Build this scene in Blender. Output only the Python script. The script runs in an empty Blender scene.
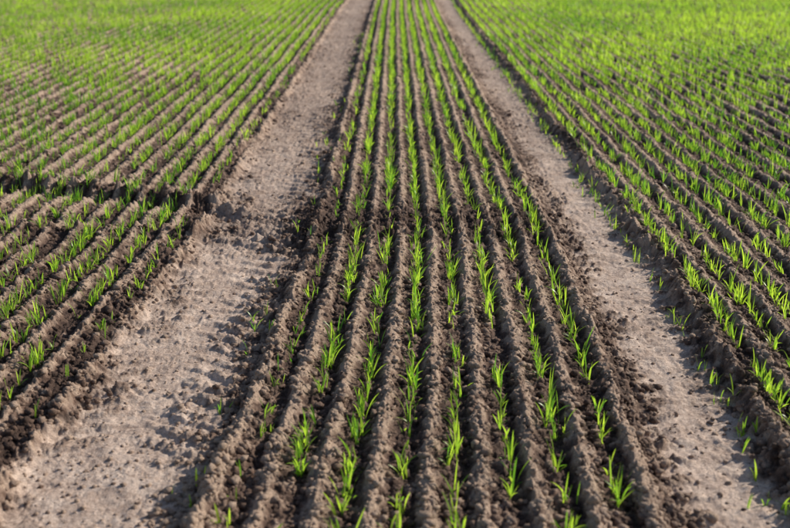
import bpy, math, numpy as np
from mathutils import Vector
rng = np.random.default_rng(7)

# ---------------- noise ----------------
def _hash(ix, iy, seed):
    h = (ix.astype(np.int64)*374761393 + iy.astype(np.int64)*668265263 + seed*1442695041) & 0xffffffff
    h = ((h ^ (h >> 13)) * 1274126177) & 0xffffffff
    h = h ^ (h >> 16)
    return h
def perlin(x, y, seed=0):
    x0 = np.floor(x); y0 = np.floor(y)
    fx = x-x0; fy = y-y0
    u = fx*fx*fx*(fx*(fx*6-15)+10); v = fy*fy*fy*(fy*(fy*6-15)+10)
    ix = x0.astype(np.int64); iy = y0.astype(np.int64)
    def g(dx, dy):
        a = (_hash(ix+dx, iy+dy, seed) & 0xffff).astype(np.float64)*(2*math.pi/65536)
        return np.cos(a)*(fx-dx)+np.sin(a)*(fy-dy)
    a = g(0,0)*(1-u)+g(1,0)*u
    b = g(0,1)*(1-u)+g(1,1)*u
    return (a*(1-v)+b*v)*1.5
def sstep(a, b, x):
    t = np.clip((x-a)/(b-a), 0, 1)
    return t*t*(3-2*t)

SP = 0.15
def curve(Y):
    Yc = [-50, 2.3, 2.7, 3.3, 3.8, 5.1, 6.0, 10, 20, 60, 600]
    C  = [-0.01, -0.01, 0.0, 0.03, 0.048, 0.078, 0.08, 0.05, -0.02, -0.02, -0.02]
    return np.interp(Y, Yc, C)
def wob(X, Y):
    return 0.008*perlin(X*1.2+9, Y*1.1, 3) + 0.005*perlin(X*5, Y*3.5, 4)

def fields(X, Y):
    """height and masks of the field at world X,Y"""
    U = X - curve(Y)                       # row coordinate
    Uw = U + wob(X, Y) + 0.009*perlin(X*9, Y*9, 5) + 0.004*perlin(X*22, Y*22, 6)
    edge = 0.045*perlin(Y*2.1, U*1.5, 11) + 0.04*perlin(Y*7.0, U*5, 12) + 0.02*perlin(Y*22, U*18, 13)
    Ue = U + edge
    # wheel tracks
    tl = sstep(-1.20, -1.06, Ue)*(1-sstep(-0.62, -0.50, Ue))
    tr = sstep(0.67, 0.77, Ue)*(1-sstep(1.08, 1.19, Ue))
    track = np.maximum(tl, tr)
    lc = np.where(U < 0, -0.86, 0.95)      # track centres
    d = U - lc
    # tread bars
    ph = (Y + np.abs(d)*0.50 + 0.03*perlin(X*5, Y*5, 20))/0.112 + 0.35*perlin(X*3, Y*3, 21)
    bar = np.cos(2*math.pi*ph)
    bar = sstep(-0.2, 0.6, bar)
    wear = sstep(-0.40, 0.25, perlin(X*2.0+4, Y*1.6, 22)+0.2+np.where(U > 0, 0.15, -0.02))
    side = sstep(0.0, 0.17, np.abs(d))
    # packed light soil
    packn = 0.7*perlin(X*5, Y*3, 31)+0.6*perlin(X*14, Y*10, 32)+0.7*perlin(X*40, Y*34, 33)
    pl = sstep(-1.18, -1.02, Ue+0.03*bar)*(1-sstep(-0.74, -0.58, Ue-0.05*bar))
    pr = sstep(0.73, 0.84, Ue-0.03*bar)*(1-sstep(1.04, 1.15, Ue+0.03*bar))
    pk0 = np.maximum(pl, pr)
    packed = np.clip(pk0*1.12 + packn*0.6 - 0.5*side*bar*wear, 0, 1)*sstep(0.02, 0.3, pk0)
    packed = packed*(1-0.45*sstep(5.5, 9, Y)*np.where(U < 0, 1, 0.75))*(1-0.5*np.exp(-((Y-5.8)/0.55)**2)*(U < 0))
    # crossing pass
    L1 = 6.02 + (-1.1 - X)*0.40 + 0.03*perlin(X*3, X*0+7, 42)
    L2 = 5.36 - (X+0.5)*0.05 + 0.05*perlin(X*2, X*0+3, 41)
    w1 = (1-sstep(-1.1, -0.62, X))*(0.8+0.4*np.abs(perlin(X*4, Y*0+2, 43)))
    w2 = (1-sstep(0.7, 1.0, X))*(0.6+0.8*np.abs(perlin(X*5, Y*0+2, 44)))
    b1 = np.exp(-((Y-L1)/0.06)**2)*w1
    g1 = np.exp(-((Y-L1+0.15)/0.085)**2)*w1
    b2 = np.exp(-((Y-L2)/0.06)**2)*w2
    g2 = np.exp(-((Y-L2-0.13)/0.06)**2)*w2
    cross = np.exp(-((Y-5.62)/0.28)**2)*(1-sstep(0.5, 1.2, np.abs(X+0.1)))
    cr = np.clip(b1+g1+b2+cross, 0, 1)
    # ridges between rows : plants stand in the drill groove
    cph = 2*math.pi*Uw/SP
    amp = 0.0145*(1+0.40*perlin(X*2.2, Y*1.5, 51)+0.6*perlin(X*9, Y*7, 52)) * (1-0.55*cross)
    rid = -np.cos(cph)*amp + 0.0065*np.cos(2*cph+0.7)
    # clods
    c1 = np.abs(perlin(X*13, Y*13, 61))
    c2 = np.abs(perlin(X*29+3, Y*29, 62))
    c3 = np.abs(perlin(X*62, Y*62+5, 63))
    gate = sstep(-0.3, 0.5, perlin(X*3.5, Y*2.5, 64))
    clod = (0.014*c1*gate + 0.022*c2*(0.5+0.5*gate) + 0.015*c3)
    loose = 1 - 0.82*packed
    h = rid*(1-track) + clod*loose*(1+0.6*cr) 
    h += -0.036*track
    h += track*0.014*bar*wear*(0.35+0.65*side)*(0.4+1.1*c1)
    # berms
    for bu, bw, bh in ((-1.21, 0.05, 0.016), (-0.52, 0.05, 0.010), (0.67, 0.045, 0.010), (1.17, 0.045, 0.022)):
        h += bh*np.exp(-((Ue-bu)/bw)**2)*(0.7+0.8*c2)
    h += 0.040*b1*(0.5+c1*1.8) - 0.042*g1 + 0.022*b2*(0.5+1.5*c1) - 0.018*g2 + 0.014*cross*(0.3+1.8*c1)
    h += 0.010*perlin(X*0.8, Y*0.6, 71) + 0.003*perlin(X*4, Y*3, 72)
    h += (0.0026*perlin(X*38, Y*30, 73) + 0.006*perlin(X*12, Y*9, 74))*pk0
    dry_shade = 0.41 + 0.50*np.clip(rid/0.016, -1, 1)*(1-track) + 0.40*perlin(X*1.1, Y*0.7, 81) + 0.6*perlin(X*24, Y*20, 82)+0.6*(c2-0.25)+0.12*track
    dry_shade = np.clip(dry_shade - 0.35*cr, 0, 1)  # crossing pass darkened in the soil colour: painted shade along its ridges and grooves
    return h, packed, dry_shade, track, cr

# ---------------- ground sheet ----------------
ny_in = 1450; nx_in = 1400
ys = 1.9*np.exp(np.linspace(0, math.log(40/1.9), ny_in))
yn = np.array([-800, -300, -100, -40, -15, -6, -2, 0, 0.8, 1.2, 1.5, 1.7])
yf = np.array([41, 43, 46, 50, 56, 64, 76, 95, 130, 200, 350, 600, 1000])
ys = np.concatenate([yn, ys, yf])
un = np.linspace(-1, 1, nx_in)
hw = 0.40*np.clip(ys, 1.9, 40)+1.0
GX = hw[:, None]*un[None, :]
fr = np.array([0.002, 0.006, 0.015, 0.035, 0.08, 0.18, 0.4, 1.0])
RX = hw[:, None] + (900-hw[:, None])*fr[None, :]
GX = np.concatenate([-RX[:, ::-1], GX, RX], axis=1)
GY = np.repeat(ys[:, None], GX.shape[1], axis=1)
h, packed, dry_shade, track, cr = fields(GX, GY)
ny, nx = GX.shape
damp = 1-sstep(38, 44, GY)
outer = np.zeros(nx); outer[:8] = 1; outer[-8:] = 1
damp = damp*(1-outer[None, :])*sstep(1.5, 1.95, GY)
h = h*damp
big = (1-damp)
verts = np.stack([GX, GY, h], -1).reshape(-1, 3).astype(np.float32)
idx = np.arange(ny*nx).reshape(ny, nx)
faces = np.stack([idx[:-1, :-1], idx[:-1, 1:], idx[1:, 1:], idx[1:, :-1]], -1).reshape(-1, 4)

def make_mesh(name, v, loops, sizes, attrs={}, smooth=True):
    me = bpy.data.meshes.new(name)
    me.vertices.add(len(v)); me.vertices.foreach_set("co", np.ascontiguousarray(v, dtype=np.float32).ravel())
    me.loops.add(len(loops)); me.loops.foreach_set("vertex_index", loops.astype(np.int32))
    starts = np.concatenate([[0], np.cumsum(sizes)[:-1]]).astype(np.int32)
    me.polygons.add(len(sizes)); me.polygons.foreach_set("loop_start", starts)
    me.polygons.foreach_set("loop_total", sizes.astype(np.int32))
    me.polygons.foreach_set("use_smooth", np.full(len(sizes), smooth))
    for k, a in attrs.items():
        at = me.attributes.new(k, 'FLOAT', 'POINT')
        at.data.foreach_set("value", np.ascontiguousarray(a, dtype=np.float32).ravel())
    me.update(calc_edges=True)
    ob = bpy.data.objects.new(name, me)
    bpy.context.scene.collection.objects.link(ob)
    return ob

ground = make_mesh("ploughed_field_ground", verts, faces.ravel(), np.full(len(faces), 4),
                   {"packed": packed, "dry_shade": dry_shade, "distant": big})

# ---------------- soil material ----------------
def soil_mat(name, is_clod=False):
    m = bpy.data.materials.new(name); m.use_nodes = True
    nt = m.node_tree; N = nt.nodes; L = nt.links
    N.clear()
    out = N.new('ShaderNodeOutputMaterial'); bs = N.new('ShaderNodeBsdfPrincipled')
    L.new(bs.outputs[0], out.inputs[0])
    bs.inputs['Roughness'].default_value = 0.85
    bs.inputs['Specular IOR Level'].default_value = 0.3
    tc = N.new('ShaderNodeTexCoord')
    def noise(s, det=4, rough=0.6):
        n = N.new('ShaderNodeTexNoise'); n.inputs['Scale'].default_value = s
        n.inputs['Detail'].default_value = det; n.inputs['Roughness'].default_value = rough
        L.new(tc.outputs['Object'], n.inputs['Vector']); return n
    def attr(a):
        n = N.new('ShaderNodeAttribute'); n.attribute_name = a; return n.outputs['Fac']
    def math_(op, a, b=None):
        n = N.new('ShaderNodeMath'); n.operation = op
        for i, q in enumerate((a, b)):
            if q is None: continue
            if isinstance(q, (int, float)): n.inputs[i].default_value = q
            else: L.new(q, n.inputs[i])
        return n.outputs[0]
    def ramp(f, stops):
        r = N.new('ShaderNodeValToRGB'); L.new(f, r.inputs[0])
        e = r.color_ramp.elements
        while len(e) < len(stops): e.new(0.5)
        for i, (p, c) in enumerate(stops):
            e[i].position = p; e[i].color = (*c, 1)
        return r.outputs[0]
    def mix(f, a, b):
        n = N.new('ShaderNodeMix'); n.data_type = 'RGBA'
        if isinstance(f, float): n.inputs[0].default_value = f
        else: L.new(f, n.inputs[0])
        for i, q in ((6, a), (7, b)):
            if isinstance(q, tuple): n.inputs[i].default_value = (*q, 1)
            else: L.new(q, n.inputs[i])
        return n.outputs[2]
    n1 = noise(70, 5, 0.65); n2 = noise(9, 4, 0.6); n3 = noise(240, 3, 0.6)
    f = math_('MULTIPLY', attr("dry_shade"), 0.55)
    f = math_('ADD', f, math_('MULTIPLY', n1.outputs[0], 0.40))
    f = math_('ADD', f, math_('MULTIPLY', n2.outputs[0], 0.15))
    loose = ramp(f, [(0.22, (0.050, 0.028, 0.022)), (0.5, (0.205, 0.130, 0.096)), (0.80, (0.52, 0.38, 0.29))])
    pk = ramp(math_('ADD', math_('MULTIPLY', n2.outputs[0], 0.45), math_('MULTIPLY', n1.outputs[0], 0.55)),
              [(0.34, (0.34, 0.24, 0.19)), (0.48, (0.60, 0.455, 0.37)), (0.62, (0.78, 0.63, 0.53))])
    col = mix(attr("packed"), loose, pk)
    sp = ramp(n3.outputs[0], [(0.35, (0.42, 0.40, 0.40)), (0.55, (1, 1, 1)), (0.72, (1.0, 1.0, 1.0))])
    mm = N.new('ShaderNodeMix'); mm.data_type = 'RGBA'; mm.blend_type = 'MULTIPLY'; mm.inputs[0].default_value = 0.7
    L.new(col, mm.inputs[6]); L.new(sp, mm.inputs[7]); col = mm.outputs[2]
    if not is_clod:
        ng = noise(0.8, 4, 0.6)
        green = ramp(ng.outputs[0], [(0.35, (0.09, 0.14, 0.03)), (0.7, (0.16, 0.24, 0.04))])
        col = mix(attr("distant"), col, green)
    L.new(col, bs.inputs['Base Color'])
    b = N.new('ShaderNodeBump'); b.inputs['Strength'].default_value = 1.0; b.inputs['Distance'].default_value = 0.011
    nb = noise(95, 5, 0.7)
    k = math_('MULTIPLY', nb.outputs[0], math_('SUBTRACT', 1.0, math_('MULTIPLY', attr("packed"), 0.4)))
    L.new(k, b.inputs['Height']); L.new(b.outputs[0], bs.inputs['Normal'])
    return m
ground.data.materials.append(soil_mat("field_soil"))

# ---------------- soil clods ----------------
import bmesh
bm = bmesh.new(); bmesh.ops.create_icosphere(bm, subdivisions=2, radius=1)
iv2 = np.array([v.co[:] for v in bm.verts]); if2 = np.array([[v.index for v in f.verts] for f in bm.faces]); bm.free()
bm = bmesh.new(); bmesh.ops.create_icosphere(bm, subdivisions=1, radius=1)
iv1 = np.array([v.co[:] for v in bm.verts]); if1 = np.array([[v.index for v in f.verts] for f in bm.faces]); bm.free()

def clods(n, ylo, yhi, base, tri, smin, smax, power):
    Y = ylo*np.exp(rng.random(n)*math.log(yhi/ylo))
    X = (rng.random(n)*2-1)*(0.40*Y+0.5)
    hh, pk, dr, tk, c = fields(X, Y)
    U = X-curve(Y)
    prob = 0.45 + 0.5*c + 0.5*np.exp(-((np.abs(U-0.05)-0.68)/0.12)**2) + 0.4*np.exp(-((np.abs(U)-1.18)/0.1)**2)
    prob *= np.where(pk > 0.5, 0.30, 1.0)*(0.6+0.8*sstep(-0.3, 0.4, perlin(X*4, Y*3, 90)))
    keep = rng.random(n) < prob
    X, Y, hh, dr, pk = X[keep], Y[keep], hh[keep], dr[keep], pk[keep]
    n = len(X)
    r = smin + (smax-smin)*rng.random(n)**power
    r = np.where(pk>0.5, r*0.6, r)
    k = len(base)
    P = np.repeat(base[None], n, 0)
    seedv = rng.random((n, 3))*100
    q = P*1.3
    d = 1 + 0.45*perlin(q[..., 0]+seedv[:, None, 0], q[..., 1]+q[..., 2]*0.8+seedv[:, None, 1], 5) \
          + 0.32*perlin(P[..., 2]*2.7+seedv[:, None, 2], P[..., 0]*2.7-P[..., 1]+seedv[:, None, 0], 6)
    P = P*d[..., None]
    sc = 0.7+0.6*rng.random((n, 1, 3)); sc[..., 2] *= 0.75
    P = P*sc*r[:, None, None]
    a = rng.random(n)*2*math.pi; ca, sa = np.cos(a)[:, None], np.sin(a)[:, None]
    x = P[..., 0]*ca-P[..., 1]*sa; y = P[..., 0]*sa+P[..., 1]*ca
    V = np.stack([x+X[:, None], y+Y[:, None], P[..., 2]+(hh+r*0.1)[:, None]], -1).reshape(-1, 3)
    F = (tri[None]+(np.arange(n)*k)[:, None, None]).reshape(-1, 3)
    dv = np.repeat(np.clip(dr+0.4*(rng.random(n)-0.25)+0.3*(pk > 0.4), 0, 1), k)
    return V, F, dv
A = clods(15000, 2.1, 5.0, iv2, if2, 0.003, 0.015, 2.4)
B = clods(85000, 2.2, 22, iv1, if1, 0.003, 0.017, 2.4)
V = np.concatenate([A[0], B[0]]); F = np.concatenate([A[1], B[1]+len(A[0])]); D = np.concatenate([A[2], B[2]])
cl = make_mesh("soil_clods", V, F.ravel(), np.full(len(F), 3), {"packed": np.zeros(len(V)), "dry_shade": D})
cl.data.materials.append(soil_mat("clod_soil", True))

# ---------------- seedlings ----------------
def blades(X, Y, Z, az, lean, bend, Ln, W, tw, seg):
    n = len(X)
    t = np.linspace(0, 1, seg+1)
    ang = lean[:, None] + bend[:, None]*t[None]**1.5
    ds = (Ln/seg)[:, None]
    hx = np.concatenate([np.zeros((n, 1)), np.cumsum(np.sin((ang[:, 1:]+ang[:, :-1])/2)*ds, 1)], 1)
    hz = np.concatenate([np.zeros((n, 1)), np.cumsum(np.cos((ang[:, 1:]+ang[:, :-1])/2)*ds, 1)], 1)
    cx = X[:, None]+hx*np.cos(az)[:, None]; cy = Y[:, None]+hx*np.sin(az)[:, None]; cz = Z[:, None]+hz
    wp = np.interp(t, [0, 0.2, 0.55, 0.85, 1], [0.55, 0.85, 1.0, 0.6, 0.06])
    wa = az[:, None]+math.pi/2+tw[:, None]*t[None]
    wx = np.cos(wa)*wp*W[:, None]/2; wy = np.sin(wa)*wp*W[:, None]/2
    wz = 0.25*wp*W[:, None]/2*np.sign(tw)[:, None]
    Lf = np.stack([cx-wx, cy-wy, cz-wz], -1); Rt = np.stack([cx+wx, cy+wy, cz+wz], -1)
    V = np.stack([Lf, Rt], 2)
    k = 2*(seg+1)
    s = np.arange(seg)*2
    q = np.stack([s, s+1, s+3, s+2], -1)
    F = (q[None]+(np.arange(n)*k)[:, None, None]).reshape(-1, 4)
    T = np.repeat(np.repeat(t[None], n, 0)[..., None], 2, 2).reshape(-1)
    return V.reshape(-1, 3), F, T, k

allV, allF, allT, allR = [], [], [], []; off = 0
def row_density(k):
    if -8 < k < -3 : return 0.0
    if k in (5, 6): return 0.0
    return {-3: 0.42, -8: 0.4, 7: 0.30, -9: 0.75, 4: 0.8, -2: 0.85}.get(k, 1.0)
PX, PY, PS = [], [], []
for k in range(-150, 151):
    dn = row_density(k)
    if dn == 0: continue
    u = k*SP
    y0 = max(1.7, (abs(u)-1.0)/0.40)
    y1 = 42.0
    if y0 >= y1: continue
    step = 0.0165
    n = int((y1-y0)/step)
    y = y0 + np.sort(rng.random(n))*(y1-y0)
    c = perlin(y*9.0, np.full(n, k*3.7), 101)*0.9 + perlin(y*2.2, np.full(n, k*1.3), 102)*0.6
    c2 = perlin(y*0.5, np.full(n, k*0.25), 103)
    p = sstep(-0.45, 0.28, c + 0.25*c2 + 0.22*sstep(9, 16, y))*0.80*dn + 0.05*dn
    gapx = np.where((np.abs(u) < 0.6), np.exp(-((y-5.65)/0.22)**2)*0.65, 0)
    p = p*(1-gapx)
    keep = rng.random(n) < p
    y = y[keep]; n = len(y)
    x = u + curve(y); x = x - wob(x, y) + rng.normal(0, 0.0095, n) + 0.008*perlin(y*1.5, np.full(n, k*2.0), 104)
    size = 0.82+0.25*perlin(y*1.2, np.full(n, k*0.9), 105)+0.22*sstep(7, 15, y)
    if k in (-3, 7, -8): size *= 0.8
    PX.append(x); PY.append(y); PS.append(size)
ns = 130
y = 2.2+rng.random(ns)*14; x = np.where(rng.random(ns) < 0.5, -0.60+rng.normal(0, 0.04, ns), 1.05+rng.normal(0, 0.045, ns))+curve(y)
PX.append(x); PY.append(y); PS.append(np.full(ns, 0.6))
PX = np.concatenate(PX); PY = np.concatenate(PY); PS = np.concatenate(PS)
PZ = fields(PX, PY)[0]-0.004
PS = PS*(0.78+0.44*rng.random(len(PS)))
patch = perlin(PX*0.5, PY*0.35, 110)
print("plants", len(PX))
for (ya, yb, seg, nb) in ((1.6, 7.0, 6, 4), (7.0, 13, 4, 3), (13, 43, 2, 3)):
    m = (PY >= ya) & (PY < yb)
    for b in range(nb):
        prob = [1.0, 0.88, 0.55, 0.25][b]
        mm = m & (rng.random(len(PX)) < prob)
        n = int(mm.sum())
        if not n: continue
        az = rng.random(n)*2*math.pi
        lean = np.abs(rng.normal([0.08, 0.24, 0.34, 0.6][b], 0.15, n))
        bend = np.abs(rng.normal([0.2, 0.5, 0.8, 0.9][b], 0.38, n))
        Ln = PS[mm]*np.clip(rng.normal([0.096, 0.085, 0.066, 0.045][b], 0.019, n), 0.03, 0.15)
        W = np.clip(rng.normal(0.0050, 0.001, n), 0.0032, 0.009)*(1.0+0.45*sstep(6, 15, PY[mm]))
        tw = rng.normal(0, 1.0, n)
        v, f, t, kk = blades(PX[mm]+rng.normal(0, 0.0025, n), PY[mm]+rng.normal(0, 0.003, n), PZ[mm], az, lean, bend, Ln, W, tw, seg)
        allV.append(v); allF.append(f+off); off += len(v); allT.append(t)
        allR.append(np.repeat(np.clip(rng.random(n)*0.9+0.05+patch[mm]*0.4+0.05*sstep(8, 16, PY[mm]), 0, 1), kk))
V = np.concatenate(allV); F = np.concatenate(allF)
pl = make_mesh("cereal_seedling_rows", V, F.ravel(), np.full(len(F), 4),
               {"along": np.concatenate(allT), "vary": np.concatenate(allR)})
m = bpy.data.materials.new("cereal_leaf"); m.use_nodes = True
nt = m.node_tree; N = nt.nodes; L = nt.links; N.clear()
out = N.new('ShaderNodeOutputMaterial'); bs = N.new('ShaderNodeBsdfPrincipled'); tr = N.new('ShaderNodeBsdfTranslucent'); mx = N.new('ShaderNodeMixShader')
a1 = N.new('ShaderNodeAttribute'); a1.attribute_name = "vary"
a2 = N.new('ShaderNodeAttribute'); a2.attribute_name = "along"
r1 = N.new('ShaderNodeValToRGB'); L.new(a1.outputs['Fac'], r1.inputs[0])
e = r1.color_ramp.elements; e[0].position = 0; e[0].color = (0.07, 0.22, 0.025, 1); e[1].position = 1; e[1].color = (0.39, 0.58, 0.075, 1)
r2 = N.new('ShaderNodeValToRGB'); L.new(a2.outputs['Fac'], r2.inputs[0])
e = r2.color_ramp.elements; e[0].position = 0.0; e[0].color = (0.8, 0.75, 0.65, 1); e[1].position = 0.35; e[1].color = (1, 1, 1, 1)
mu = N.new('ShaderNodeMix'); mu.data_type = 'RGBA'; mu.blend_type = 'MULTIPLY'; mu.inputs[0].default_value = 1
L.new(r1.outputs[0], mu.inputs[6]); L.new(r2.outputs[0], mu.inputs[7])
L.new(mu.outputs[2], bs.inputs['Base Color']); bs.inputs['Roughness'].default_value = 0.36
mu2 = N.new('ShaderNodeMix'); mu2.data_type = 'RGBA'; mu2.blend_type = 'MULTIPLY'; mu2.inputs[0].default_value = 1
L.new(mu.outputs[2], mu2.inputs[6]); mu2.inputs[7].default_value = (1.85, 1.75, 1.0, 1)
L.new(mu2.outputs[2], tr.inputs['Color'])
mx.inputs[0].default_value = 0.6
L.new(bs.outputs[0], mx.inputs[1]); L.new(tr.outputs[0], mx.inputs[2]); L.new(mx.outputs[0], out.inputs[0])
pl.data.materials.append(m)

# ---------------- light ----------------
AZ = math.radians(58); EL = math.radians(28)
w = bpy.data.worlds.new("World"); bpy.context.scene.world = w; w.use_nodes = True
nt = w.node_tree; sky = nt.nodes.new('ShaderNodeTexSky'); sky.sky_type = 'NISHITA'; sky.sun_disc = False
sky.sun_elevation = EL; sky.sun_rotation = AZ
bg = nt.nodes['Background']; bg.inputs[1].default_value = 0.10; nt.links.new(sky.outputs[0], bg.inputs[0])
s = Vector((math.sin(AZ)*math.cos(EL), math.cos(AZ)*math.cos(EL), math.sin(EL)))
sl = bpy.data.lights.new("sun", 'SUN'); sl.energy = 5.0; sl.angle = math.radians(0.5); sl.color = (1, 0.92, 0.79)
so = bpy.data.objects.new("sun", sl); so.rotation_euler = (-s).to_track_quat('-Z', 'Y').to_euler(); so.location = (5, 5, 10)
bpy.context.scene.collection.objects.link(so)

cam = bpy.data.cameras.new("camera"); co = bpy.data.objects.new("camera", cam); bpy.context.scene.collection.objects.link(co)
cam.lens = 50; cam.sensor_width = 36; cam.clip_end = 3000; cam.clip_start = 0.05
co.location = (0, 0, 1.51); co.rotation_euler = (math.radians(90-17.2), 0, math.radians(0.37))
cam.dof.use_dof = True; cam.dof.focus_distance = 4.6; cam.dof.aperture_fstop = 3.0
bpy.context.scene.camera = co
sc = bpy.context.scene
sc.view_settings.view_transform = 'Standard'; sc.view_settings.look = 'None'; sc.view_settings.exposure = 0
